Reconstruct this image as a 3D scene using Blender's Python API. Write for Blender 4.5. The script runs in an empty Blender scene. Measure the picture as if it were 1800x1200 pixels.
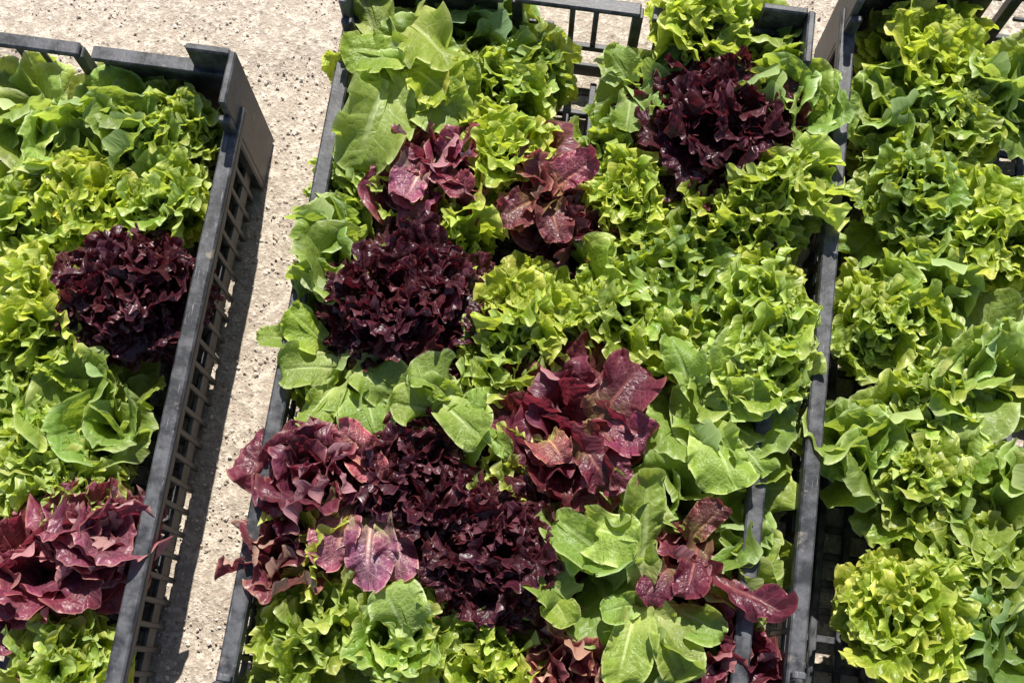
import bpy, math, random
import numpy as np
from mathutils import Vector, Matrix, Euler
R = math.radians

# ------------------------------------------------------------------ camera, light, exposure
SC = bpy.context.scene
W_PX, H_PX = 1800.0, 1200.0
PX = 0.444e-3                                   # metres per photo pixel on the rim plane
DIST, TILT = 1.0, R(15)
cam_d = bpy.data.cameras.new("camera"); cam = bpy.data.objects.new("camera", cam_d)
SC.collection.objects.link(cam)
cam.location = (0, -math.sin(TILT) * DIST, math.cos(TILT) * DIST)
cam.rotation_euler = (TILT, 0, 0)
cam_d.sensor_width = 36.0
cam_d.lens = 36.0 * DIST / (W_PX * PX)
cam_d.clip_start = 0.01; cam_d.clip_end = 200
SC.camera = cam

SUN_EL, SUN_AZ = R(51), R(5)                  # azimuth measured from +Y towards +X
world = bpy.data.worlds.new("World"); SC.world = world; world.use_nodes = True
wn = world.node_tree
sky = wn.nodes.new('ShaderNodeTexSky'); sky.sky_type = 'NISHITA'; sky.sun_disc = False
sky.sun_elevation = SUN_EL; sky.sun_rotation = SUN_AZ
bg = wn.nodes['Background']; bg.inputs['Strength'].default_value = 0.075
wn.links.new(sky.outputs[0], bg.inputs[0])
sun_d = bpy.data.lights.new("sun", 'SUN'); sun_d.energy = 4.6; sun_d.angle = R(0.5); sun_d.color = (1.0, 0.955, 0.88)
sun = bpy.data.objects.new("sun", sun_d); SC.collection.objects.link(sun)
sd = Vector((math.sin(SUN_AZ) * math.cos(SUN_EL), math.cos(SUN_AZ) * math.cos(SUN_EL), math.sin(SUN_EL)))
sun.rotation_euler = sd.to_track_quat('Z', 'Y').to_euler()
SC.view_settings.view_transform = 'Standard'; SC.view_settings.look = 'None'
SC.view_settings.exposure = 0.98; SC.view_settings.gamma = 1
SC.cycles.max_bounces = 10; SC.cycles.transmission_bounces = 6; SC.cycles.diffuse_bounces = 5

# ------------------------------------------------------------------ helpers
RIM, FLOOR, GROUND = 0.0, -0.105, -0.125
cam_m = Euler((TILT, 0, 0)).to_matrix(); cam_p = Vector(cam.location)
def at(px, py, z=0.0):
    d = cam_m @ Vector(((px - 900) * PX, (600 - py) * PX, -DIST))
    t = (z - cam_p.z) / d.z
    return cam_p + d * t

def link(o, parent=None):
    SC.collection.objects.link(o)
    if parent is not None: o.parent = parent
    return o
def tag(o, label=None, cat=None, group=None, kind=None):
    if label: o['label'] = label
    if cat: o['category'] = cat
    if group: o['group'] = group
    if kind: o['kind'] = kind
    return o
def empty(name, loc, rz=0.0):
    o = bpy.data.objects.new(name, None); o.empty_display_size = 0.02
    o.location = loc; o.rotation_euler = (0, 0, rz)
    return link(o)

class MB:
    def __init__(s): s.v = []; s.f = []
    def box(s, c, d, taper=0.0, bev=0.0008):
        x, y, z = [k / 2 for k in d]; b = min(bev, x * .45, y * .45, z * .45); n = len(s.v)
        # chamfered box: 24 vertices
        def V(*p): s.v.append((c[0] + p[0], c[1] + p[1], c[2] + p[2])); return len(s.v) - 1
        idx = {}
        for sx in (-1, 1):
            for sy in (-1, 1):
                for sz in (-1, 1):
                    t = 1 - taper * (sz > 0)
                    idx[sx, sy, sz, 0] = V(sx * x * t, sy * (y - b), sz * (z - b))
                    idx[sx, sy, sz, 1] = V(sx * (x - b) * t, sy * y, sz * (z - b))
                    idx[sx, sy, sz, 2] = V(sx * (x - b) * t, sy * (y - b), sz * z)
        g = lambda a, b_, c_, k: idx[a, b_, c_, k]
        for q in (-1, 1):
            F = [(g(q, -1, -1, 0), g(q, 1, -1, 0), g(q, 1, 1, 0), g(q, -1, 1, 0)),
                 (g(-1, q, -1, 1), g(-1, q, 1, 1), g(1, q, 1, 1), g(1, q, -1, 1)),
                 (g(-1, -1, q, 2), g(1, -1, q, 2), g(1, 1, q, 2), g(-1, 1, q, 2))]
            for f in F: s.f.append(f if q > 0 else f[::-1])
            for r in (-1, 1):
                s.f.append((g(q, r, -1, 0), g(q, r, 1, 0), g(q, r, 1, 1), g(q, r, -1, 1)))
                s.f.append((g(q, -1, r, 0), g(q, 1, r, 0), g(q, 1, r, 2), g(q, -1, r, 2)))
                s.f.append((g(-1, q, r, 1), g(1, q, r, 1), g(1, q, r, 2), g(-1, q, r, 2)))
                for t in (-1, 1): s.f.append((g(q, r, t, 0), g(q, r, t, 1), g(q, r, t, 2)))
    def mesh(s, name, mat):
        me = bpy.data.meshes.new(name); me.from_pydata(s.v, [], s.f); me.materials.append(mat)
        me.validate(); 
        import bmesh
        bm = bmesh.new(); bm.from_mesh(me); bmesh.ops.recalc_face_normals(bm, faces=bm.faces); bm.to_mesh(me); bm.free()
        return me
    def build(s, name, mat, parent=None): return link(bpy.data.objects.new(name, s.mesh(name, mat)), parent)

# ------------------------------------------------------------------ materials
def newmat(name):
    m = bpy.data.materials.new(name); m.use_nodes = True
    nt = m.node_tree; nt.nodes.clear()
    return m, nt, nt.nodes.new('ShaderNodeOutputMaterial')
class NT:
    def __init__(s, nt): s.nt = nt
    def n(s, t, **k):
        nd = s.nt.nodes.new(t)
        for a, b in k.items(): setattr(nd, a, b)
        return nd
    def l(s, a, b): s.nt.links.new(a, b)
    def set(s, inp, v):
        if isinstance(v, bpy.types.NodeSocket): s.l(v, inp)
        elif isinstance(v, tuple) and len(v) == 3 and inp.type == 'RGBA': inp.default_value = (*v, 1)
        else: inp.default_value = v
    def math(s, op, a, b=0.0, c=0.0, clamp=False):
        nd = s.n('ShaderNodeMath', operation=op); nd.use_clamp = clamp
        for i, v in enumerate((a, b, c)): s.set(nd.inputs[i], v)
        return nd.outputs[0]
    def mix(s, f, a, b, mode='MIX'):
        nd = s.n('ShaderNodeMix', data_type='RGBA', blend_type=mode)
        s.set(nd.inputs[0], f); s.set(nd.inputs[6], a); s.set(nd.inputs[7], b)
        return nd.outputs[2]
    def ramp(s, f, a, b, lo=0.0, hi=1.0):
        nd = s.n('ShaderNodeMapRange'); nd.interpolation_type = 'SMOOTHSTEP'
        s.set(nd.inputs[0], f); s.set(nd.inputs[1], a); s.set(nd.inputs[2], b); s.set(nd.inputs[3], lo); s.set(nd.inputs[4], hi)
        return nd.outputs[0]
    def noise(s, vec, scale, detail=3, rough=.55, out=0):
        nd = s.n('ShaderNodeTexNoise'); s.set(nd.inputs['Scale'], scale); nd.inputs['Detail'].default_value = detail
        nd.inputs['Roughness'].default_value = rough
        if vec is not None: s.l(vec, nd.inputs['Vector'])
        return nd.outputs[out]

def leaf_material(name, under, inner, mid, rim, trans, rim_lo, rim_hi, in_lo, in_hi, rough=.38, blotch=.5, tfac=.4, vein=(.3, .4, .15), bump=.4, spec=.5, vein_f=.5, edge=.5):
    m, nt, out = newmat(name); N = NT(nt)
    uv = N.n('ShaderNodeUVMap', uv_map='param'); fl = N.n('ShaderNodeUVMap', uv_map='flat')
    sx = N.n('ShaderNodeSeparateXYZ'); N.l(uv.outputs[0], sx.inputs[0])
    sf = N.n('ShaderNodeSeparateXYZ'); N.l(fl.outputs[0], sf.inputs[0])
    oi = N.n('ShaderNodeObjectInfo'); rnd = oi.outputs['Random']
    # offset flat coordinates per leaf
    off = N.n('ShaderNodeCombineXYZ'); N.l(N.math('MULTIPLY', rnd, 37.0), off.inputs[2])
    add = N.n('ShaderNodeVectorMath', operation='ADD'); N.l(fl.outputs[0], add.inputs[0]); N.l(off.outputs[0], add.inputs[1])
    P = add.outputs[0]
    n1 = N.noise(P, 5.0, 4); n2 = N.noise(P, 22.0, 3)
    s = sx.outputs[1]; yy = sf.outputs[1]
    # rim weight and heart weight
    g = N.math('ADD', s, N.math('MULTIPLY', N.math('SUBTRACT', n1, .5), blotch))
    rimw = N.ramp(g, rim_lo, rim_hi)
    h = N.math('ADD', yy, N.math('MULTIPLY', N.math('SUBTRACT', n1, .5), blotch * .7))
    heart = N.ramp(h, in_lo, in_hi, 1.0, 0.0)
    col = N.mix(rimw, mid, rim); col = N.mix(heart, col, inner)
    # veins: side veins at constant alpha, midrib near s = 0
    w1 = N.math('ABSOLUTE', N.math('SINE', N.math('ADD', N.math('MULTIPLY', sx.outputs[0], 26.0), N.math('MULTIPLY', n1, 1.5))))
    v1 = N.ramp(w1, 0.0, .22, 1.0, 0.0)
    v1 = N.math('MULTIPLY', v1, N.ramp(s, .25, .95, 1.0, .25))
    mr = N.ramp(N.math('ABSOLUTE', sf.outputs[0]), .012, .035, 1.0, 0.0)
    mr = N.math('MULTIPLY', mr, N.ramp(yy, .5, .95, 1.6, 0.0))
    vo = N.n('ShaderNodeTexVoronoi', feature='DISTANCE_TO_EDGE'); vo.inputs['Scale'].default_value = 17; N.l(P, vo.inputs['Vector'])
    v2 = N.ramp(vo.outputs['Distance'], 0.0, .13, 1.0, 0.0)
    vv = N.math('MAXIMUM', N.math('MAXIMUM', v1, N.math('MULTIPLY', v2, .4)), mr)
    col = N.mix(N.math('MULTIPLY', vv, vein_f), col, vein)
    if edge > 0: col = N.mix(N.ramp(s, .90, .99, 0, edge), col, vein)
    brown = N.math('MULTIPLY', N.ramp(s, .93, 1.0), N.ramp(n2, .60, .70)); brown = N.math('MAXIMUM', brown, N.ramp(N.noise(P, 60, 2), .74, .78, 0, .7))
    col = N.mix(N.math('MULTIPLY', brown, .6), col, (.17, .09, .03))
    # per leaf and small scale variation
    hs = N.n('ShaderNodeHueSaturation')
    N.l(N.math('ADD', .485, N.math('MULTIPLY', rnd, .03)), hs.inputs['Hue'])
    N.l(N.math('ADD', .75, N.math('MULTIPLY', N.math('ADD', N.math('MULTIPLY', rnd, .5), n2), .36)), hs.inputs['Value'])
    N.l(col, hs.inputs['Color'])
    col = N.mix(1.0, hs.outputs[0], oi.outputs['Color'], 'MULTIPLY')
    geo = N.n('ShaderNodeNewGeometry')
    colb = N.mix(geo.outputs['Backfacing'], col, N.mix(.6, col, N.mix(1.0, under, oi.outputs['Color'], 'MULTIPLY')))
    bh = N.math('ADD', N.math('MULTIPLY', vv, -.7), N.math('MULTIPLY', n2, .9))
    bh = N.math('ADD', bh, N.math('MULTIPLY', N.ramp(vo.outputs['Distance'], 0, .45), .6))
    bp = N.n('ShaderNodeBump'); bp.inputs['Strength'].default_value = bump; bp.inputs['Distance'].default_value = .0012; N.l(bh, bp.inputs['Height'])
    pr = N.n('ShaderNodeBsdfPrincipled'); N.l(colb, pr.inputs['Base Color']); N.l(bp.outputs[0], pr.inputs['Normal'])
    pr.inputs['Specular IOR Level'].default_value = spec
    N.l(N.math('ADD', rough - .08, N.math('MULTIPLY', n2, .2)), pr.inputs['Roughness'])
    tr = N.n('ShaderNodeBsdfTranslucent'); N.l(N.mix(1.0, N.mix(.75, colb, trans), N.mix(rimw, (1, 1, 1), (1.1, 1.1, 1.0)), 'MULTIPLY'), tr.inputs[0]); N.l(bp.outputs[0], tr.inputs['Normal'])
    ms = N.n('ShaderNodeMixShader'); ms.inputs[0].default_value = tfac
    N.l(pr.outputs[0], ms.inputs[1]); N.l(tr.outputs[0], ms.inputs[2]); N.l(ms.outputs[0], out.inputs[0])
    return m

M = {}
M['frill'] = leaf_material('frilly_green_leaf', under=(.38, .50, .18), inner=(.45, .52, .20), mid=(.15, .235, .018), rim=(.52, .58, .15), trans=(.66, .76, .06),
                           rim_lo=.55, rim_hi=1.1, in_lo=.02, in_hi=.40, tfac=.48, rough=.36, vein=(.50, .58, .22), edge=.75)
M['smooth'] = leaf_material('smooth_green_leaf', under=(.38, .48, .22), inner=(.44, .52, .18), mid=(.185, .27, .045), rim=(.40, .48, .14), trans=(.52, .64, .06),
                            rim_lo=.75, rim_hi=1.1, in_lo=.05, in_hi=.5, tfac=.47, rough=.42, spec=.38, vein=(.46, .55, .24), bump=.35, edge=.75, vein_f=.4)
M['dark'] = leaf_material('frilly_dark_red_leaf', under=(.15, .055, .07), inner=(.10, .13, .035), mid=(.030, .0065, .010), rim=(.040, .006, .013), trans=(.20, .02, .035),
                          rim_lo=.3, rim_hi=.9, in_lo=.1, in_hi=.42, tfac=.25, rough=.36, vein=(.17, .055, .06), spec=.45, vein_f=.35, edge=.4)
M['red'] = leaf_material('smooth_red_leaf', under=(.40, .19, .20), inner=(.15, .115, .05), mid=(.080, .018, .031), rim=(.118, .018, .038), trans=(.44, .05, .09),
                         rim_lo=.3, rim_hi=1.0, in_lo=.1, in_hi=.55, tfac=.30, rough=.38, vein=(.30, .12, .10), spec=.45, blotch=.8, vein_f=.45, edge=.5)

def plastic_material():
    m, nt, out = newmat('black_crate_plastic'); N = NT(nt)
    tc = N.n('ShaderNodeTexCoord'); P = tc.outputs['Object']
    n1 = N.noise(P, 60, 5, .65); n2 = N.noise(P, 400, 3); n3 = N.noise(P, 14, 2)
    dust = N.ramp(N.math('ADD', n1, N.math('MULTIPLY', n3, .4)), .55, .85)
    col = N.mix(dust, (.014, .015, .018), (.075, .076, .082))
    mp = N.n('ShaderNodeMapping'); mp.inputs['Scale'].default_value = (900, 60, 200); N.l(P, mp.inputs[0])
    n4 = N.noise(mp.outputs[0], 1.0, 2); scr = N.ramp(n4, .66, .74)
    col = N.mix(N.math('MULTIPLY', scr, .4), col, (.3, .3, .32))
    mud = N.ramp(N.noise(P, 33, 5, .7), .60, .68); col = N.mix(N.math('MULTIPLY', mud, .55), col, (.22, .18, .14))
    pr = N.n('ShaderNodeBsdfPrincipled'); N.l(col, pr.inputs['Base Color'])
    N.l(N.math('ADD', .32, N.math('MULTIPLY', n1, .35)), pr.inputs['Roughness']); pr.inputs['Specular IOR Level'].default_value = .32
    bp = N.n('ShaderNodeBump'); bp.inputs['Strength'].default_value = .5; bp.inputs['Distance'].default_value = .0006
    N.l(N.math('ADD', n1, N.math('MULTIPLY', n2, .5)), bp.inputs['Height']); N.l(bp.outputs[0], pr.inputs['Normal'])
    N.l(pr.outputs[0], out.inputs[0]); return m
M['plastic'] = plastic_material()

def ground_material():
    m, nt, out = newmat('sandy_ground'); N = NT(nt)
    tc = N.n('ShaderNodeTexCoord'); P = tc.outputs['Object']
    n1 = N.noise(P, 7, 4); n2 = N.noise(P, 140, 5, .7); n3 = N.noise(P, 420, 3, .6)
    col = N.mix(n1, (.31, .258, .205), (.40, .34, .275))
    col = N.mix(N.ramp(n2, .44, .62, 0, .7), col, (.60, .53, .44))
    col = N.mix(N.ramp(n3, .54, .70, 0, .55), col, (.2, .155, .12))
    vo = N.n('ShaderNodeTexVoronoi'); vo.inputs['Scale'].default_value = 190; N.l(P, vo.inputs['Vector'])
    sp = N.n('ShaderNodeSeparateColor'); N.l(vo.outputs['Color'], sp.inputs[0])
    speck = N.math('MULTIPLY', N.ramp(sp.outputs[0], .86, .9), N.ramp(vo.outputs['Distance'], .28, .4, 1, 0))
    col = N.mix(N.math('MULTIPLY', speck, .6), col, (.13, .10, .08))
    pr = N.n('ShaderNodeBsdfPrincipled'); N.l(col, pr.inputs['Base Color']); pr.inputs['Roughness'].default_value = .9
    pr.inputs['Specular IOR Level'].default_value = .2
    bp = N.n('ShaderNodeBump'); bp.inputs['Strength'].default_value = .9; bp.inputs['Distance'].default_value = .004
    N.l(N.math('ADD', n2, N.math('MULTIPLY', n3, .4)), bp.inputs['Height']); N.l(bp.outputs[0], pr.inputs['Normal'])
    N.l(pr.outputs[0], out.inputs[0]); return m
M['ground'] = ground_material()

def grit_material():
    m, nt, out = newmat('grit'); N = NT(nt)
    geo = N.n('ShaderNodeNewGeometry'); r = geo.outputs['Random Per Island']
    col = N.mix(r, (.27, .215, .17), (.68, .585, .49))
    pr = N.n('ShaderNodeBsdfPrincipled'); N.l(col, pr.inputs['Base Color']); pr.inputs['Roughness'].default_value = .85
    N.l(pr.outputs[0], out.inputs[0]); return m
M['grit'] = grit_material()

def stem_material():
    m, nt, out = newmat('lettuce_stem'); N = NT(nt)
    tc = N.n('ShaderNodeTexCoord'); n = N.noise(tc.outputs['Object'], 120, 3)
    pr = N.n('ShaderNodeBsdfPrincipled'); N.l(N.mix(n, (.36, .42, .18), (.55, .56, .36)), pr.inputs['Base Color']); pr.inputs['Roughness'].default_value = .5
    N.l(pr.outputs[0], out.inputs[0]); return m
M['stem'] = stem_material()

# ------------------------------------------------------------------ ground
def make_ground():
    n = 240; ext = 0.75
    rng = np.random.default_rng(3)
    xs = np.linspace(-ext, ext, n); X, Y = np.meshgrid(xs, xs, indexing='ij')
    Z = np.zeros_like(X)
    for k in range(26):
        f = rng.uniform(15, 420); a = rng.uniform(0, math.tau)
        Z += (0.0011 / (1 + f / 40)) * np.sin(f * (X * math.cos(a) + Y * math.sin(a)) + rng.uniform(0, 6))
    Z += rng.normal(0, .0003, Z.shape)
    fall = np.clip((ext - np.maximum(abs(X), abs(Y))) / .1, 0, 1); Z *= fall
    v = np.stack([X, Y, Z + GROUND], -1).reshape(-1, 3)
    i = np.arange(n * n).reshape(n, n)
    f = np.stack([i[:-1, :-1], i[1:, :-1], i[1:, 1:], i[:-1, 1:]], -1).reshape(-1, 4)
    v = v.tolist(); f = f.tolist()
    # the sheet goes on, flat, far beyond the crates
    b = len(v); far = 30.0
    v += [(-far, -far, GROUND), (far, -far, GROUND), (far, far, GROUND), (-far, far, GROUND)]
    c = [0, (n - 1) * n, n * n - 1, n - 1]
    f += [(b, b + 1, c[1], c[0]), (b + 1, b + 2, c[2], c[1]), (b + 2, b + 3, c[3], c[2]), (b + 3, b, c[0], c[3])]
    me = bpy.data.meshes.new('ground'); me.from_pydata(v, [], f); me.materials.append(M['ground'])
    me.shade_smooth()
    tag(link(bpy.data.objects.new('ground', me)), kind='structure')
make_ground()

def make_grit(n=16000):
    rng = np.random.default_rng(8)
    oc = np.array([(1, 0, 0), (-1, 0, 0), (0, 1, 0), (0, -1, 0), (0, 0, 1), (0, 0, -1)], float)
    fc = [(0, 2, 4), (2, 1, 4), (1, 3, 4), (3, 0, 4), (2, 0, 5), (1, 2, 5), (3, 1, 5), (0, 3, 5)]
    V, F = [], []
    for k in range(n):
        r = .0005 + .0019 * rng.random() ** 3.5
        px = rng.uniform(-120, 620) if rng.random() < .8 else rng.uniform(1240, 1500)
        p = at(px, rng.uniform(-60, 1260), GROUND)
        q = oc * r * rng.uniform(.6, 1.3, (6, 3)) * (1, 1, .7)
        a = rng.uniform(0, 6.28); c, s = math.cos(a), math.sin(a)
        q = q @ np.array([(c, s, 0), (-s, c, 0), (0, 0, 1)]) + (p.x, p.y, GROUND + r * .35)
        b = len(V); V += q.tolist(); F += [(b + i, b + j, b + l) for i, j, l in fc]
    me = bpy.data.meshes.new('gravel'); me.from_pydata(V, [], F); me.materials.append(M['grit'])
    tag(link(bpy.data.objects.new('gravel', me)), 'loose sandy grit scattered over the beige ground', 'gravel', kind='stuff')
make_grit()

# ------------------------------------------------------------------ crates
pA, pB = at(567, 300, RIM), at(478, 760, RIM)             # on the left rail of the middle crate
ang = math.atan2((pA - pB).x, (pA - pB).y)
ex = Vector((math.cos(ang), -math.sin(ang), 0)); ey = Vector((math.sin(ang), math.cos(ang), 0))
pR = at(1322, 960, RIM)
CW = (pR - pA).dot(ex) ; 
farp = at(1010, 5, RIM + .012)
far_y = (farp - pA).dot(ey)
CL = .62
print('crate width', CW, 'angle', math.degrees(ang), 'far', far_y)

def make_crate(cx_off, label, y_off=0.0, corner_up=.045, name='plastic_crate'):
    """origin: middle of the crate floor on the ground; x across, y along; rails centred on +-CW/2."""
    o = pA + ex * (CW / 2 + cx_off) + ey * (far_y - CL / 2 + y_off)
    root = empty(name, (o.x, o.y, GROUND + .003), -ang)
    tag(root, label, 'crate', 'black plastic crates standing side by side')
    hw, hl = CW / 2, CL / 2; H = RIM - GROUND - .003     # rim height over root
    mp = M['plastic']
    # floor frame and floor bars
    b = MB()
    for k in range(-8, 9): b.box((k * hw / 8.6, 0, .011), (.006, CL - .02, .006))
    b.build('floor_bars', mp, root)
    b = MB()
    for k in range(-13, 14): b.box((0, k * hl / 13.7, .005), (CW - .02, .006, .006))
    b.build('floor_cross_bars', mp, root)
    # side walls: rail on top with lip, two bands, ribs
    for sx in (-1, 1):
        b = MB(); b.box((sx * hw, 0, H - .003), (.013, CL - .05, .006), bev=.0015); b.box((sx * (hw + .0055), 0, H - .010), (.002, CL - .05, .008)); b.box((sx * (hw - .0052), 0, H - .0105), (.0026, CL - .05, .009))
        b.build('rail', mp, root)
        b = MB(); b.box((sx * (hw - .004), 0, .036), (.003, CL - .05, .022)); b.build('side_band', mp, root)
        b = MB(); b.box((sx * (hw - .004), 0, .080), (.0028, CL - .05, .012)); b.build('side_band', mp, root)
        base = None
        for k in range(-14, 15):
            if base is None:
                b = MB(); b.box((0, 0, 0), (.005, .0045, H - .016)); base = b.mesh('wall_rib', mp)
            r = link(bpy.data.objects.new('wall_rib', base), root); r.location = (sx * (hw - .0045 + .0008), k * (CL - .07) / 29, (H - .016) / 2 + .004)
    # end walls with handle opening (frame bars stand, the opening shows the ground)
    for sy in (-1, 1):
        y0 = sy * hl
        b = MB(); b.box((0, y0, H + .012), (.105, .012, .006), bev=.0015); b.box((0, y0 + sy * .0048, H + .004), (.105, .002, .010)); b.build('handle_bar', mp, root)
        for sx in (-1, 1):
            b = MB(); b.box((sx * (.0525 + (hw - .0525) / 2), y0, H + .009), (hw - .0525 - .02, .012, .006)); b.build('end_rail', mp, root)
            b = MB(); b.box((sx * (.0525 + .004 + (hw - .0565) / 2), y0, (H + .012) / 2 + .004), (hw - .0565 - .022, .0034, H - .004)); b.build('end_panel', mp, root)
            b = MB(); b.box((sx * .0505, y0, (H + .009) / 2 + .002), (.009, .010, H + .0045)); b.build('handle_post', mp, root)
        for x, z0, z1 in ((-.004, .058, H + .0088), (.016, .058, H + .0088), (-.028, .03, .0595), (.0, .03, .0595), (.028, .03, .0595)):
            b = MB(); b.box((x, y0 + .0005, (z0 + z1) / 2), (.0048, .0034, z1 - z0)); b.build('handle_rib', mp, root)
        b = MB(); b.box((0, y0 - .0002, .062), (.092, .0052, .007)); b.build('handle_cross_bar', mp, root)
        b = MB(); b.box((-.03, y0, .095), (.022, .0032, .004)); b.box((-.0205, y0, .087), (.003, .003, .0135)); b.build('handle_catch', mp, root)
        b = MB(); b.box((0, y0, .019), (.092, .0034, .020)); b.build('end_band', mp, root)
    # raised corner posts, L-shaped
    for sx in (-1, 1):
        for sy in (-1, 1):
            up = corner_up if sy > 0 else .02
            b = MB()
            b.box((sx * (hw + .001), sy * (hl - .022), (H + up) / 2), (.006, .046, H + up), bev=.002)
            b.box((sx * (hw - .020), sy * (hl + .0012), (H + up - .002) / 2), (.036, .006, H + up - .002), bev=.002)
            b.box((sx * (hw - .001), sy * (hl - .0475), (H + up * .5) / 2), (.010, .006, H + up * .5), bev=.002)
            b.build('corner_post', mp, root)
    return root

# ------------------------------------------------------------------ leaf meshes
# a leaf is (alpha, s): alpha runs round the outline (-1 base left, 0 tip, 1 base right), s from midrib to margin.
SPEC = {
 # na, ns, width, obovate, ruffle waves, normal amp, tangential amp, second octave, jag, lobes, blister
 'frill':  dict(na=430, ns=15, W=.36, ob=.50, lw=4.5, LA=.062, lp=1.4, waves=16, A=.043, T=.0215, pe=2.8, jag=.002, lobe=.07, nl=6, blis=.008, fold=.0),
 'dark':   dict(na=520, ns=15, W=.36, ob=.45, lw=5.5, LA=.060, lp=1.4, waves=22, A=.037, T=.0155, pe=2.6, jag=.002, lobe=.06, nl=7, blis=.008, fold=.0),
 'smooth': dict(na=190, ns=15, W=.35, ob=.34, lw=2.6, LA=.110, lp=1.8, waves=7.5, A=.050, T=.026, pe=3.2, jag=.002, lobe=.035, nl=3, blis=.007, fold=.03),
 'red':    dict(na=220, ns=15, W=.34, ob=.30, lw=3.4, LA=.100, lp=1.8, waves=10, A=.045, T=.020, pe=3.2, jag=.003, lobe=.04, nl=4, blis=.009, fold=.025),
}
def leaf_arrays(kind, seed, b0, b1, cup=.25, W=None, A=None, pw=1.3, twist=0.0):
    S = SPEC[kind]; rng = np.random.default_rng(seed)
    na, ns = S['na'], S['ns']
    a = np.linspace(-1, 1, na); s = 1 - (1 - np.linspace(0, 1, ns)) ** 1.5
    w = (W or S['W']) * rng.uniform(.88, 1.12); amp = (A if A is not None else S['A'])
    # even steps along the outline, so that the ruffles keep their size round the tip
    af = np.linspace(0, 1, 1500)
    xf = w * np.sin(np.pi * af) ** .74 * (1 + S['ob'] * np.cos(np.pi * af)) / (1 + S['ob'] * .3); yf = (1 + np.cos(np.pi * af)) / 2
    lf = np.concatenate([[0], np.cumsum(np.hypot(np.diff(xf), np.diff(yf)))]); lf /= lf[-1]
    ar = np.sign(a) * np.interp(np.abs(a), lf, af)
    AR, SS = np.meshgrid(ar, s, indexing='ij'); AA = np.meshgrid(a, s, indexing='ij')[0]
    ab = np.abs(AR); sg = np.sign(AR)
    yo = (1 + np.cos(np.pi * ab)) / 2
    xo = sg * w * np.sin(np.pi * ab) ** .74 * (1 + S['ob'] * np.cos(np.pi * ab)) / (1 + S['ob'] * .3)
    xo += sg * .035 * (1 - np.exp(-ab * 20))
    lob = 1 + S['lobe'] * np.sin(AA * np.pi * S['nl'] + rng.uniform(0, 6)) + .5 * S['lobe'] * np.sin(AA * np.pi * S['nl'] * 1.9 + rng.uniform(0, 6))
    xo = xo * lob
    yo = yo + (lob - 1) * .6 * np.exp(-(ab / .3) ** 2)
    ym = .90 * ((1 + np.cos(np.pi * ab)) / 2) ** 1.35
    x = xo * SS; y = ym + (yo - ym) * SS ** .9
    # asymmetry / curve of the midrib in plane
    cv = rng.uniform(-.10, .10); x = x + cv * np.sin(y * np.pi * .9)
    # margin arc coordinate, jittered
    edge = SS ** S['pe']; fade = np.clip((1 - np.abs(AA)) / .14, 0, 1) ** 1.2
    ph = AA * np.pi * S['waves']
    ph = ph + .9 * np.sin(AA * 5.1 + rng.uniform(0, 6)) + .5 * np.sin(AA * 11.3 + rng.uniform(0, 6))
    env = 1 + .45 * np.sin(AA * 7.3 + rng.uniform(0, 6))
    p1, p2, p3 = rng.uniform(0, 6, 3)
    gain = amp / S['A']
    phl = AA * np.pi * S['lw'] + .8 * np.sin(AA * 3.7 + p3); 
    n = gain * S['LA'] * SS ** S['lp'] * fade * env * (np.sin(phl + p2) + .10 * np.sin(3 * (phl + p2)))
    g2 = min(gain, 1.5)
    ev2 = 1 + .4 * np.sin(AA * 17 + p1) * np.sin(AA * 9.1 + p3)
    n += g2 * S['A'] * edge * fade * ev2 * (np.sin(ph + p1) + .12 * np.sin(3 * (ph + p1)))
    n += g2 * S['A'] * .15 * SS ** 7 * fade * np.sin(2.63 * ph + p2)
    tl = gain * S['LA'] * SS ** 2 * fade * .45 * np.sin(2 * (phl + p2))
    tang = -S['T'] * g2 * SS ** 4 * fade * np.sin(2 * (ph + p1)) - tl * (.12 / .45)
    # direction along the outline
    dx = np.gradient(xo[:, -1]); dy = np.gradient(yo[:, -1]); dl = np.hypot(dx, dy) + 1e-6
    tx = (dx / dl)[:, None]; ty = (dy / dl)[:, None]
    jag = S['jag'] * SS ** 6 * fade * (np.cos(ph * 2 + 2 * p1) + .6 * np.sin(ph * 3.7 + p1))
    x = x + tx * tang + (-ty) * jag * -1; y = y + ty * tang + (tx) * jag
    # blisters between veins, midrib furrow, cup across
    bl = S['blis'] * np.sin(x * 31 + p1) * np.sin(y * 27 + p2) + S['blis'] * .5 * np.sin(x * 57 + y * 21 + p3) + S['blis'] * .4 * np.sin(y * 63 - x * 44 + p1)
    n += bl * np.clip(SS * 3, 0, 1) * fade
    n += S['fold'] * np.sin(y * 8.5 + sg * 1.3 + p2) * np.clip(np.abs(x) / .12, 0, 1) * fade + S['fold'] * .6 * np.sin(x * 13 + y * 4 + p1)
    n += cup * x ** 2 + .02 * np.clip(np.abs(x) / .05, 0, 1)
    # bend along the spine
    yy = np.clip(y, 0, 1.25); t = np.linspace(0, 1.3, 131)
    wob = rng.uniform(-.2, .2) * np.sin(t * 5 + rng.uniform(0, 6))
    beta = b0 + (b1 - b0) * np.clip(t, 0, 1.3) ** pw + wob * t
    Yc = np.concatenate([[0], np.cumsum(np.sin((beta[1:] + beta[:-1]) / 2)) * .01]); Zc = np.concatenate([[0], np.cumsum(np.cos((beta[1:] + beta[:-1]) / 2)) * .01])
    Bv = np.interp(yy, t, beta); Yv = np.interp(yy, t, Yc); Zv = np.interp(yy, t, Zc)
    tw = twist * yy
    nx = n * np.cos(tw) + x * np.sin(tw); xx = x * np.cos(tw) - n * np.sin(tw)
    V = np.stack([xx, Yv - nx * np.cos(Bv), Zv + nx * np.sin(Bv)], -1)
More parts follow.
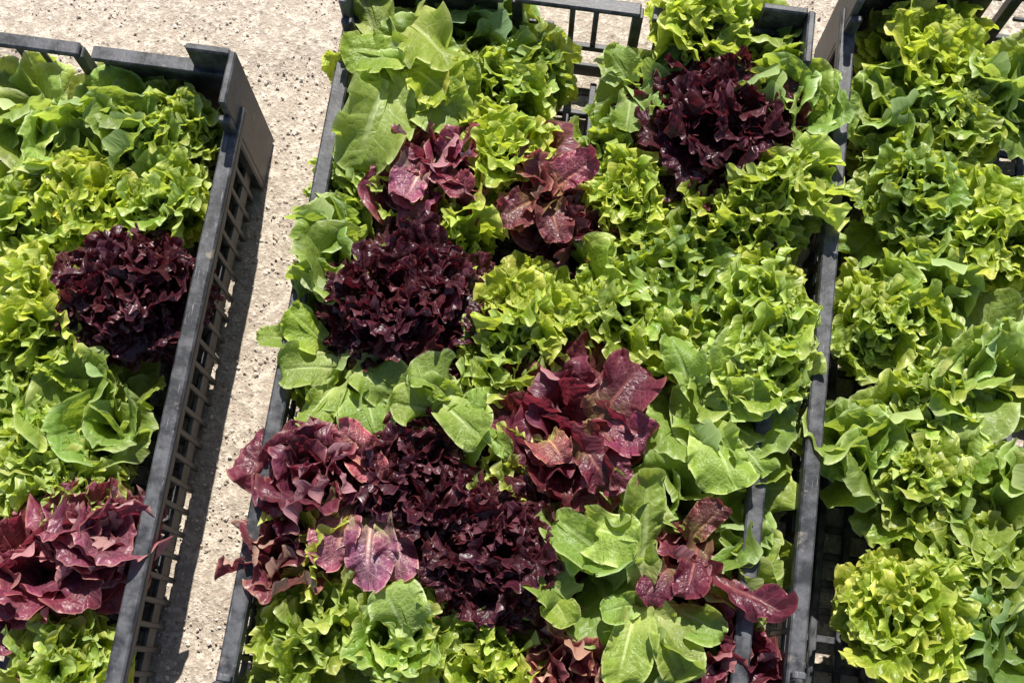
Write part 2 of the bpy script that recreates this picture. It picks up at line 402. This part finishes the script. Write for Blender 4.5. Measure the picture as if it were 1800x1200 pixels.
    tip = (float(np.interp(.92, t, Yc)), float(np.interp(.92, t, Zc)))
    # midrib: a tapering half-round rib on the underside
    ts = np.linspace(0, .80, 12); rr = np.linspace(.030, .004, 12)
    rib = []
    for q, r_ in zip(ts, rr):
        bx = cv * math.sin(q * math.pi * .9); b_ = np.interp(q, t, beta); Y0 = np.interp(q, t, Yc); Z0 = np.interp(q, t, Zc); tq = twist * q
        for k in range(6):
            an = math.pi + math.pi * k / 5; ox = r_ * math.cos(an); on = r_ * .9 * math.sin(an) + .002
            n2 = on * math.cos(tq) + (bx + ox) * math.sin(tq); x2 = (bx + ox) * math.cos(tq) - on * math.sin(tq)
            rib.append((x2, Y0 - n2 * math.cos(b_), Z0 + n2 * math.sin(b_)))
    return V, AA, SS, x, y, np.array(rib), tip
def leaf_mesh(kind, seed, b0, b1, **k):
    V, AA, SS, x, y, rib, tip = leaf_arrays(kind, seed, b0, b1, **k)
    na, ns = AA.shape; i = np.arange(na * ns).reshape(na, ns)
    f = np.stack([i[:-1, :-1], i[1:, :-1], i[1:, 1:], i[:-1, 1:]], -1).reshape(-1, 4)
    nr = na * ns; j = np.arange(12 * 6).reshape(12, 6) + nr
    f2 = np.stack([j[:-1, :-1], j[1:, :-1], j[1:, 1:], j[:-1, 1:]], -1).reshape(-1, 4)
    F = np.concatenate([f, f2]); VV = np.concatenate([V.reshape(-1, 3), rib])
    me = bpy.data.meshes.new('leaf')
    me.vertices.add(len(VV)); me.vertices.foreach_set('co', VV.astype(np.float32).ravel())
    me.loops.add(F.size); me.loops.foreach_set('vertex_index', F.astype(np.int32).ravel())
    me.polygons.add(len(F)); me.polygons.foreach_set('loop_start', (np.arange(len(F)) * 4).astype(np.int32))
    me.update(calc_edges=True)
    me.polygons.foreach_set('use_smooth', np.ones(len(F), bool))
    P = np.concatenate([np.stack([AA, SS], -1).reshape(-1, 2), np.zeros((72, 2))])
    Q = np.concatenate([np.stack([x, y], -1).reshape(-1, 2), np.stack([np.zeros(72), np.repeat(np.linspace(0, .5, 12), 6)], -1)])
    u = me.uv_layers.new(name='param'); u.data.foreach_set('uv', P[F.ravel()].astype(np.float32).ravel())
    u = me.uv_layers.new(name='flat'); u.data.foreach_set('uv', Q[F.ravel()].astype(np.float32).ravel())
    me.materials.append(M[kind])
    return me, tip

CLASSES = [(4, 30, .55), (8, 62, .35), (14, 98, .15), (30, 125, .0)]
LIB = {}
def lib(kind):
    if kind not in LIB:
        L = []
        for ci, (b0, b1, cup) in enumerate(CLASSES):
            L.append([leaf_mesh(kind, 1000 * ci + 17 * v + hash_kind(kind), R(b0 + 3 * (v % 3)), R(b1 + 9 * (v % 4) - 12), cup=cup, twist=(-.3, .0, .35)[v % 3]) for v in range(7)])
        LIB[kind] = L
    return LIB[kind]
def hash_kind(k): return {'frill': 1, 'dark': 2, 'smooth': 3, 'red': 4}[k]

def stem_mesh():
    n, V, F = 10, [], []
    prof = [(.55, 0), (.62, .1), (.5, .35), (.35, .8), (.12, 1.0)]
    for r, z in prof:
        for k in range(n): V.append((r * math.cos(k * math.tau / n), r * math.sin(k * math.tau / n), z))
    for a in range(len(prof) - 1):
        for k in range(n): F.append((a * n + k, a * n + (k + 1) % n, (a + 1) * n + (k + 1) % n, (a + 1) * n + k))
    F.append(tuple(range(n))[::-1]); F.append(tuple(range((len(prof) - 1) * n, len(prof) * n)))
    me = bpy.data.meshes.new('stem'); me.from_pydata(V, [], F); me.materials.append(M['stem']); me.shade_smooth(); return me
STEM = stem_mesh()

NAMES = {'frill': 'frilly_green_lettuce', 'smooth': 'smooth_green_lettuce', 'dark': 'frilly_dark_red_lettuce', 'red': 'smooth_red_lettuce'}
GROUPS = {'frill': 'frilly green lettuces in the crates', 'smooth': 'smooth green lettuces in the crates', 'dark': 'dark red curly lettuces in the crates', 'red': 'smooth red lettuces in the crates'}
GOLD = math.pi * (3 - math.sqrt(5))

def rr_(seed): return random.Random(seed).uniform(1.25, 1.9)
def hero(root, kind, base, tip, arch=.02, W=None, A=None, roll=0.0, cup=.75, seed=0, tint=None, bend=50, twist=0.0, flip=False):
    """a leaf of its own from base (px,py,z) to tip (px,py,z); bend: how far it arches (degrees)."""
    A = max(A or 0, SPEC[kind]['A'] * rr_(seed))
    if W: W = W * (.86 if kind == 'red' else .80)
    base = (base[0], base[1], base[2] - .022); B = at(*base); T = at(*tip); L = (T - B).length
    half = R(bend) / 2
    me, tp = leaf_mesh(kind, seed + 7000, R(90) - half, R(90) + half, cup=cup, W=W, A=A, pw=1.0, twist=twist)
    ch = math.hypot(*tp); k = L / ch / 1.03
    d = (T - B).normalized(); up = Vector((0, 0, 1)); side = d.cross(up).normalized(); nrm = side.cross(d)
    dl = math.atan2(tp[0], tp[1])          # local chord angle from vertical
    # local frame: chord direction c, normal m
    c = Vector((0, math.sin(dl), math.cos(dl))); mloc = Vector((0, -math.cos(dl), math.sin(dl)))
    A_ = Matrix((Vector((1, 0, 0)), c, mloc)).transposed(); B_ = Matrix((side, d, nrm)).transposed()
    rot = B_ @ A_.inverted(); rot = Matrix.Rotation(R(roll), 3, d) @ rot
    o = link(bpy.data.objects.new('leaf', me), root)
    mw = Matrix.Translation(B) @ rot.to_4x4() @ Matrix.Diagonal((k, k, k, 1))
    o.matrix_parent_inverse = Matrix.Identity(4)
    o.matrix_basis = Matrix.Translation(-root.location) @ mw
    if tint: o.color = (*tint, 1)
    return o

def lane(px, py, r):
    # keep a lettuce of the side crates between its own rails
    l_in, r_in, r_out = 372 - (py - 158) * .182, 1398 - (py - 176) * .12, 1498 - (py - 88) * .085
    if px < 330: return min(px, l_in - r * .80)
    if px > 1480: return max(px, r_out + r * .80)
    if px > 1345: return min(px, r_in - r * .05)
    return px
def head(kind, px, py, r, label, z=.0, n=None, tint=(1, 1, 1), seed=None, inner=.12, heroes=(), size=1.0, squash=1.0, core=True, hgt=.085, sp=1.0):
    """r in photo pixels; z is the height of the crown's top over the crate rim."""
    seed = int(px * 7 + py * 13) if seed is None else seed
    px = lane(px, py, r)
    rng = random.Random(seed)
    top = z + rng.uniform(-.006, .006) + (.012 if kind == 'dark' else 0)
    c = at(px, py, top - .02)
    base_z = top - hgt
    root = empty(NAMES[kind], (c.x, c.y, base_z))
    tag(root, label, 'lettuce', GROUPS[kind])
    Rm = r * PX * (.90 if kind == 'frill' else .97)
    if core:
        st = link(bpy.data.objects.new('stem', STEM), root); st.scale = (.011, .011, .03); st.location = (0, 0, -.014)
    n = n or {'frill': 42, 'dark': 66, 'smooth': 18, 'red': 24}[kind]
    if kind in ('frill', 'dark'): n = int(n * (1.25 if n < 30 else 1.15))
    az0 = rng.uniform(0, 6.28); L_ = lib(kind)
    for i in range(n):
        q = (i + .5) / n
        az = az0 + i * GOLD + rng.uniform(-.5, .5)
        rho = Rm * (inner + (1 - inner) * q ** .75) * rng.uniform(.84, 1.08)
        H = hgt * (1.0 - (.66 if kind in ('frill', 'dark') else .42) * q ** 1.5) * rng.uniform(.84, 1.08)
        best = None
        want = math.atan2(rho, H)
        for ci, row in enumerate(L_):
            tp = row[0][1]; e = abs(math.atan2(*tp) - want + rng.uniform(-.12, .12))
            if best is None or e < best[0]: best = (e, ci)
        ci = best[1]
        if ci == 2 and rng.random() < .35: ci = 1
        me, tp = rng.choice(L_[ci])
        sc = math.hypot(rho, H) / math.hypot(*tp)
        o = link(bpy.data.objects.new('leaf', me), root)
        tilt = want - math.atan2(*tp)
        o.rotation_mode = 'XYZ'
        m = Matrix.Rotation(-az, 3, 'Z') @ Matrix.Rotation(rng.uniform(-.35, .35), 3, 'Y') @ Matrix.Rotation(rng.uniform(-.2, .2), 3, 'X') @ Matrix.Rotation(-tilt, 3, 'X')
        o.rotation_euler = m.to_euler()
        wx = sc * size * rng.uniform(.85, 1.15) * sp * {'frill': .84, 'dark': .74, 'smooth': .95, 'red': .88}[kind]
        o.scale = (min(wx, .085 * sp), sc, sc)
        o.location = (Vector((math.sin(az), math.cos(az), 0)) * .004 + Vector((rng.uniform(-1, 1), rng.uniform(-1, 1), 0)) * Rm * .16)
        v = rng.uniform(.74, 1.16); w = rng.uniform(-.06, .06)
        if q > .5 and rng.random() < .05 and kind in ('frill', 'smooth'): v, w = v * 1.1, .25
        o.color = (tint[0] * v * (1 + w), tint[1] * v, tint[2] * v * (1 - w), 1)
    for k, h in enumerate(heroes):
        h = dict(h); h.setdefault('seed', seed + k); kk = h.pop('kind', kind); h.setdefault('tint', tint)
        hero(root, kk, h.pop('b'), h.pop('t'), **h)
    return root
# ------------------------------------------------------------------ the crates and what is in them
make_crate(0, 'black plastic crate in the middle, filled with mixed green and red lettuces')
make_crate(-CW - .080, 'black plastic crate across the sandy gap on the left', y_off=-.10)
make_crate(CW + .040, 'black plastic crate close beside the middle one on the right', y_off=.06)

Y = (1.15, 1.08, .8); DK = (.62, .70, .8); PALE = (1.35, 1.25, 1.5)
# top row
head('smooth', 725, 115, 130, 'large smooth green lettuce in the top left corner of the middle crate', z=.012, n=14, tint=(1.15, 1.12, 1.25), heroes=[
    dict(b=(690, 130, 0.020), t=(628, 290, 0.000), W=.40, bend=50, tint=(1.0, 1.02, 1.05)),
    dict(b=(705, 120, 0.020), t=(812, 222, 0.000), W=.36, bend=60),
    dict(b=(725, 105, 0.025), t=(612, 85, 0.015), W=.44, bend=45, tint=(1, .95, .7)),
    dict(b=(700, 45, 0.020), t=(792, 118, 0.022), W=.34, bend=70, roll=-25, tint=(1.15, 1.1, 1)),
    dict(b=(665, 75, 0.020), t=(628, -25, 0.010), W=.40, bend=40),
    dict(b=(720, 120, 0.025), t=(790, 170, 0.020), kind='frill', W=.5, tint=(1.15, 1.08, .8)),
    dict(b=(600, 150, 0.000), t=(583, 95, 0.005), kind='frill', W=.4, tint=(1.15, 1.08, .8)),
    dict(b=(640, 250, -0.010), t=(600, 300, -0.010), kind='frill', W=.5),
    ])
head('smooth', 835, 15, 95, 'dull green lettuce behind the large one at the far wall', z=-.01, tint=DK)
head('frill', 885, 145, 84, 'green lettuce with yellow crown between corner lettuce and bare gap', z=.0, n=16)
head('smooth', 1145, 125, 108, 'soft mid green lettuce below the crate handle', z=-.005, tint=(.9, .95, 1), n=7, heroes=[
    dict(b=(1105, 150, 0.000), t=(1068, 88, 0.000), W=.36, bend=50),
    dict(b=(1150, 150, 0.000), t=(1200, 60, 0.000), W=.38, bend=50),
    dict(b=(1120, 160, 0.000), t=(1190, 190, 0.000), W=.44, bend=50),
    dict(b=(1110, 170, 0.000), t=(1100, 230, -0.005), W=.40, bend=50),
    ])
head('frill', 1245, 15, 95, 'bright yellow green lettuce at the far wall right of the handle', z=.03, tint=Y)
head('smooth', 1330, 70, 75, 'green lettuce with round leaf just behind the largest dark red lettuce', z=.025, n=8, heroes=[
    dict(b=(1335, 118, 0.015), t=(1268, 75, 0.020), W=.46, A=0.029, bend=40, tint=(1, 1, 1.1)),
    ])
head('dark', 1280, 215, 160, 'dark red curly lettuce at the upper right, speckled with olive', z=.022)
head('red', 762, 300, 92, 'small pinkish red lettuce below the large corner lettuce', z=.018, tint=(1.25, 1.5, 1.6), heroes=[
    dict(b=(750, 290, .02), t=(712, 350, .02), W=.34, bend=60, tint=(2.4, 3.6, 3.6)),
    dict(b=(775, 300, .02), t=(800, 240, .02), W=.34, bend=60, tint=(1.5, 1.5, 1.6)),
    dict(b=(780, 300, .02), t=(822, 335, .015), W=.34, bend=60, tint=(1.4, 1.5, 1.5)),
    dict(b=(745, 295, .02), t=(705, 270, .018), W=.34, bend=60, tint=(1.8, 2.6, 2.6)),
    ])
head('frill', 885, 265, 62, 'small yellow green frilly lettuce between two red smooth ones', z=.01, tint=Y)
head('frill', 650, 335, 72, 'small frilly green lettuce against the upper left rail', z=-.01)
head('red', 960, 320, 85, 'bronze brown lettuce with loose leaves above the middle', z=.0, tint=(1.3, 1.9, 1.2), n=14, heroes=[
    dict(b=(960, 335, 0.010), t=(940, 268, 0.014), W=.24, bend=50, tint=(1.7, 2.4, 2)),
    dict(b=(965, 345, 0.010), t=(1040, 285, 0.012), W=.32, A=0.038, bend=50, tint=(2, 2.2, 1.8)),
    dict(b=(955, 350, 0.008), t=(880, 385, 0.004), W=.32, bend=60, tint=(1.3, 1.9, 1.2)),
    dict(b=(960, 350, 0.008), t=(985, 420, 0.000), W=.34, bend=60, tint=(1.3, 1.6, 1.2)),
    ])
head('dark', 1010, 405, 60, 'little dark curly lettuce tucked under the bronze one', z=-.012, n=18)
head('frill', 800, 410, 68, 'star shaped yellow green frilly lettuce above the left dark red one', z=.012, tint=Y, n=15)
head('smooth', 603, 405, 56, 'pale green lettuce overhanging the left rail', z=.022, n=12)
head('smooth', 572, 490, 42, 'small green lettuce on the left rail beside the dark red one', z=.022, n=10)
head('dark', 700, 528, 152, 'round dark red curly lettuce near the left rail', z=.018)
head('frill', 1070, 270, 62, 'dull green frilly lettuce beside the upper right dark red one', z=-.01, tint=DK)
head('frill', 1110, 350, 88, 'bright frilly green lettuce right of the bronze one', z=.005, tint=Y)
head('frill', 1270, 365, 95, 'light green wavy lettuce just below the upper right dark red one', z=.012, tint=Y, n=20)
head('frill', 1190, 465, 95, 'darker green finely curled lettuce in the right middle', z=-.005, tint=DK)
head('frill', 930, 545, 105, 'large bright frilly green lettuce at the very middle', z=.012, tint=Y, n=30)
head('frill', 1080, 530, 100, 'frilly green lettuce right of the middle one', z=.008, n=28)
head('frill', 870, 630, 70, 'small frilly green lettuce at the right edge of the left dark red one', z=.0)
head('frill', 1320, 485, 75, 'yellowish frilly lettuce above the big smooth one on the right', z=.005, tint=Y)
head('smooth', 612, 655, 105, 'smooth pale green lettuce below the left dark red one', z=.0, n=8, heroes=[
    dict(b=(600, 650, 0.010), t=(492, 650, 0.004), W=.36, bend=60),
    dict(b=(575, 610, 0.010), t=(512, 548, 0.008), W=.40, bend=60, tint=(1.2, 1.12, .7)),
    dict(b=(590, 680, 0.010), t=(535, 742, 0.002), W=.36, bend=60, tint=(1.15, 1.15, 1.1)),
    dict(b=(640, 680, 0.010), t=(662, 762, 0.000), W=.50, bend=50),
    dict(b=(610, 645, 0.010), t=(705, 700, 0.002), W=.36, bend=60),
    dict(b=(530, 600, 0.004), t=(458, 590, 0.006), W=.34, bend=50),
    ])
head('smooth', 780, 715, 72, 'small light green lettuce with oval leaves between two dark ones', z=.015, n=8, heroes=[
    dict(b=(800, 705, 0.015), t=(722, 664, 0.022), W=.40, A=0.029, roll=30, bend=70),
    dict(b=(785, 722, 0.015), t=(692, 708, 0.018), W=.36, A=0.029, roll=-25, bend=70),
    dict(b=(765, 700, 0.020), t=(845, 768, 0.020), W=.42, A=0.034, bend=45, tint=(1.15, 1.1, 1.1)),
    dict(b=(800, 740, 0.015), t=(845, 690, 0.018), W=.34, A=0.038, bend=50),
    dict(b=(815, 740, 0.015), t=(895, 800, 0.008), W=.16, A=0.029, bend=30),
    ])
head('frill', 860, 815, 48, 'tiny pale frilly lettuce between the two lower dark red ones', z=.012, n=10, tint=PALE)
head('red', 990, 755, 165, 'broad wine red smooth lettuce right of the lower middle', z=.008, n=26, size=1.25, heroes=[
    dict(b=(1040, 730, 0.018), t=(1142, 772, 0.012), W=.36, A=0.034, bend=60, tint=(1.5, 1.4, 1.6)),
    dict(b=(1045, 745, 0.018), t=(1125, 645, 0.014), W=.42, A=0.059, bend=60),
    dict(b=(1010, 770, 0.020), t=(1075, 860, 0.006), W=.34, A=0.067, bend=90),
    dict(b=(960, 770, 0.016), t=(990, 805, 0.018), W=.5, A=0.059, bend=60, tint=(2.4, 3.5, 2)),
    ])
head('frill', 1185, 610, 75, 'open green lettuce with narrow leaves above the wine red one', z=.0, n=12)
head('smooth', 1262, 725, 158, 'big smooth green lettuce with wavy folds at the right rail', z=.012, n=16, heroes=[
    dict(b=(1265, 705, 0.015), t=(1335, 590, 0.022), W=.42, bend=60, tint=(1.35, 1.3, 1.6)),
    dict(b=(1230, 700, 0.015), t=(1352, 700, 0.020), W=.36, A=0.084, bend=60, roll=20),
    dict(b=(1235, 750, 0.018), t=(1292, 852, 0.012), W=.46, A=0.055, bend=50, tint=(1.2, 1.15, 1)),
    dict(b=(1215, 690, 0.020), t=(1180, 600, 0.015), W=.32, A=0.080, bend=80),
    dict(b=(1290, 770, 0.015), t=(1345, 830, 0.005), W=.4, bend=60),
    ])
head('red', 548, 835, 98, 'pinkish red lettuce spilling over the lower left rail', z=.018, tint=(1.1, 1.3, 1.3), n=26)
head('red', 640, 930, 90, 'pink lettuce with rounded blistered leaves at lower left', z=.005, tint=(1.3, 1.8, 2.0), n=8, heroes=[
    dict(b=(625, 870, 0.012), t=(585, 985, 0.006), W=.36, A=0.038, bend=60, tint=(2.2, 3.2, 2.7)),
    dict(b=(655, 890, 0.012), t=(645, 1020, 0.006), W=.36, A=0.034, bend=60, tint=(2.1, 3.6, 3.2)),
    dict(b=(690, 900, 0.012), t=(705, 1015, 0.004), W=.28, A=0.038, bend=60, tint=(2.2, 3.8, 3.2)),
    dict(b=(665, 820, 0.016), t=(592, 752, 0.016), W=.28, A=0.038, bend=50, tint=(2.6, 3.4, 3.0)),
    dict(b=(630, 790, 0.016), t=(670, 835, 0.014), W=.4, A=0.038, bend=50, tint=(2.6, 3.4, 3.0)),
    ])
head('dark', 738, 838, 122, 'dark red curly lettuce left of the tiny pale one', z=.01)
head('dark', 868, 968, 138, 'lowest dark red curly lettuce, nearly black', z=.008)
head('smooth', 1060, 970, 135, 'smooth green lettuce with big bright leaves in the lower middle', z=.012, n=6, heroes=[
    dict(b=(1025, 925, 0.015), t=(1118, 948, 0.022), W=.44, A=0.029, bend=45, tint=(1.45, 1.4, 1.4)),
    dict(b=(1125, 1030, 0.010), t=(1140, 845, 0.012), W=.22, A=0.038, bend=40),
    dict(b=(1090, 1000, 0.012), t=(978, 912, 0.008), W=.30, bend=60),
    dict(b=(1005, 1065, 0.012), t=(930, 998, 0.014), W=.42, A=0.038, bend=70, roll=20),
    dict(b=(965, 1040, 0.015), t=(1000, 1095, 0.012), W=.40, A=0.038, bend=50, tint=(1.2, 1.15, 1)),
    dict(b=(1080, 880, 0.010), t=(1055, 830, 0.010), W=.4, bend=60),
    ])
head('smooth', 1160, 1140, 120, 'smooth green lettuce at the lower right end of the middle crate', z=.0, n=7, heroes=[
    dict(b=(1115, 1075, 0.010), t=(1085, 1195, 0.006), W=.38, bend=50, tint=(1.2, 1.15, 1)),
    dict(b=(1140, 1075, 0.010), t=(1200, 1190, 0.004), W=.36, bend=50),
    dict(b=(1170, 1065, 0.005), t=(1268, 1110, 0.002), W=.36, bend=50),
    dict(b=(1120, 1060, 0.010), t=(1060, 1075, 0.006), W=.36, bend=50),
    ])
head('red', 1220, 985, 85, 'purple red lettuce whose long leaf hangs over the right rail', z=.0, n=8, heroes=[
    dict(b=(1190, 1000, 0.012), t=(1375, 1075, 0.018), W=.12, A=0.038, bend=35, roll=-20, tint=(.95, .8, .9)),
    dict(b=(1225, 960, 0.010), t=(1205, 1045, 0.014), W=.26, bend=80, tint=(.95, .8, .9)),
    dict(b=(1210, 950, 0.010), t=(1270, 890, 0.005), W=.34, bend=50, tint=(1.2, 1.8, 1)),
    dict(b=(1180, 990, 0.010), t=(1130, 1050, 0.004), W=.34, bend=50),
    ])
head('frill', 540, 1100, 120, 'frilly green lettuce in the lower left corner of the middle crate', z=.0, n=30)
head('frill', 710, 1110, 110, 'frilly green lettuce with one broad pale leaf at the bottom', z=.0, n=28, heroes=[
    dict(b=(720, 1120, 0.012), t=(675, 1035, 0.015), kind='smooth', W=.46, A=0.038, bend=45, tint=(1.3, 1.3, 1.6)),
    ])
head('frill', 860, 1150, 85, 'yellow green lettuce at the bottom beside the brownish one', z=-.005, tint=Y)
head('red', 1000, 1175, 65, 'small brownish red lettuce at the bottom edge', z=-.01, tint=(1.5, 2, 1.4))
head('red', 470, 985, 60, 'small brown lettuce on the rail under the pinkish red one', z=.015, tint=(1.2, 1.7, 1.2), n=10)
head('frill', 548, 915, 36, 'tiny yellow green lettuce squeezed between the two pinkish red ones', z=.012, tint=Y, n=12)
head('smooth', 1190, 860, 60, 'small green lettuce between the big wavy one and the purple red one', z=-.005, n=10)
head('frill', 950, 120, 40, 'small dull green lettuce at the left foot of the handle opening', z=-.012, tint=DK, n=22)
# right strip of the middle crate
head('frill', 1400, 330, 90, 'frilly green lettuce on the right rail beside the light wavy one', z=.03)
head('smooth', 1430, 170, 90, 'smooth green lettuce on the right rail beside the olive speckled one', z=.03)
head('frill', 1400, 560, 85, 'frilly green lettuce on the right rail beside the yellowish one', z=.03)
# left crate
head('smooth', 225, 200, 120, 'smooth green lettuce at the far end of the left crate', z=.0)
head('smooth', 60, 210, 120, 'pale green lettuce in the top left corner of the left crate', z=.0, tint=PALE)
head('frill', 150, 350, 110, 'frilly green lettuce in the left crate beside its dark red one', z=.0, tint=Y)
head('dark', 255, 500, 118, 'dark red curly lettuce alone in the left crate', z=.008)
head('frill', 60, 560, 135, 'yellow green frilly lettuce at the left edge of the left crate', z=.008, tint=Y)
head('smooth', 185, 720, 120, 'smooth green lettuce below the dark red one in the left crate', z=.0)
head('frill', 60, 810, 110, 'frilly green lettuce above the large red one in the left crate', z=-.005)
head('red', 60, 1010, 140, 'large red smooth lettuce in the near part of the left crate', z=.005, tint=(1.5, 1.6, 1.5))
head('red', 200, 930, 85, 'dull pink lettuce by the rail of the left crate', z=.005, tint=(1.5, 2.0, 1.8))
head('frill', 140, 1160, 95, 'frilly green lettuce at the near end of the left crate', z=-.005)
head('frill', 300, 350, 75, 'small frilly green lettuce at the rail above the dark red one in the left crate', z=-.005)
head('frill', 15, 380, 80, 'frilly green lettuce at the left edge below the pale corner one', z=-.005)
head('frill', 300, 230, 70, 'green lettuce in the far right corner of the left crate', z=-.01)
head('frill', 130, 870, 70, 'small green lettuce between the dull pink and smooth green ones in the left crate', z=-.01)
head('frill', 25, 700, 75, 'frilly lettuce low between larger ones at the left edge of the left crate', z=-.01)
head('frill', 1405, 660, 55, 'small frilly lettuce between the wavy one and the right rail', z=.025)
# right crate
head('smooth', 1570, 200, 80, 'smooth green lettuce in the far left part of the right crate', z=-.005)
head('frill', 1690, 200, 90, 'frilly green lettuce behind the dark green one in the right crate', z=-.005)
head('frill', 1640, 720, 80, 'low frilly lettuce left below the pale smooth one in the right crate', z=-.01)
head('smooth', 1640, 480, 85, 'smooth lettuce left above the pale one in the right crate', z=-.01)
head('frill', 1720, 990, 80, 'low frilly lettuce between the near smooth ones in the right crate', z=-.01)
head('frill', 1640, 80, 130, 'yellow green frilly lettuce at the far end of the right crate', z=.005, tint=Y)
head('smooth', 1770, 150, 110, 'smooth green lettuce in the far right corner of the right crate', z=.0)
head('frill', 1620, 340, 120, 'dark green frilly lettuce in the right crate', z=-.01, tint=DK)
head('frill', 1760, 400, 110, 'bright frilly lettuce at the right edge above the pale smooth one', z=.0, tint=Y)
head('smooth', 1730, 640, 140, 'pale smooth lettuce in the middle of the right crate', z=.008, tint=(1.15, 1.15, 1.3))
head('frill', 1560, 560, 95, 'frilly green lettuce at the left rail of the right crate', z=-.002)
head('smooth', 1500, 790, 95, 'smooth green lettuce by the rail of the right crate', z=.0)
head('frill', 1640, 860, 105, 'frilly green lettuce between smooth ones in the right crate', z=.0)
head('smooth', 1770, 900, 110, 'green lettuce at the right edge below the pale smooth one', z=.0)
head('smooth', 1478, 985, 80, 'smooth green lettuce reaching over the gap from the right crate', z=.0)
head('frill', 1600, 1090, 120, 'yellow green frilly lettuce at the near end of the right crate', z=.005, tint=Y)
head('smooth', 1760, 1120, 115, 'smooth green lettuce in the near right corner of the right crate', z=.0, tint=DK)
head('red', 1430, 1160, 60, 'small red lettuce at the near rail of the right crate', z=-.01)
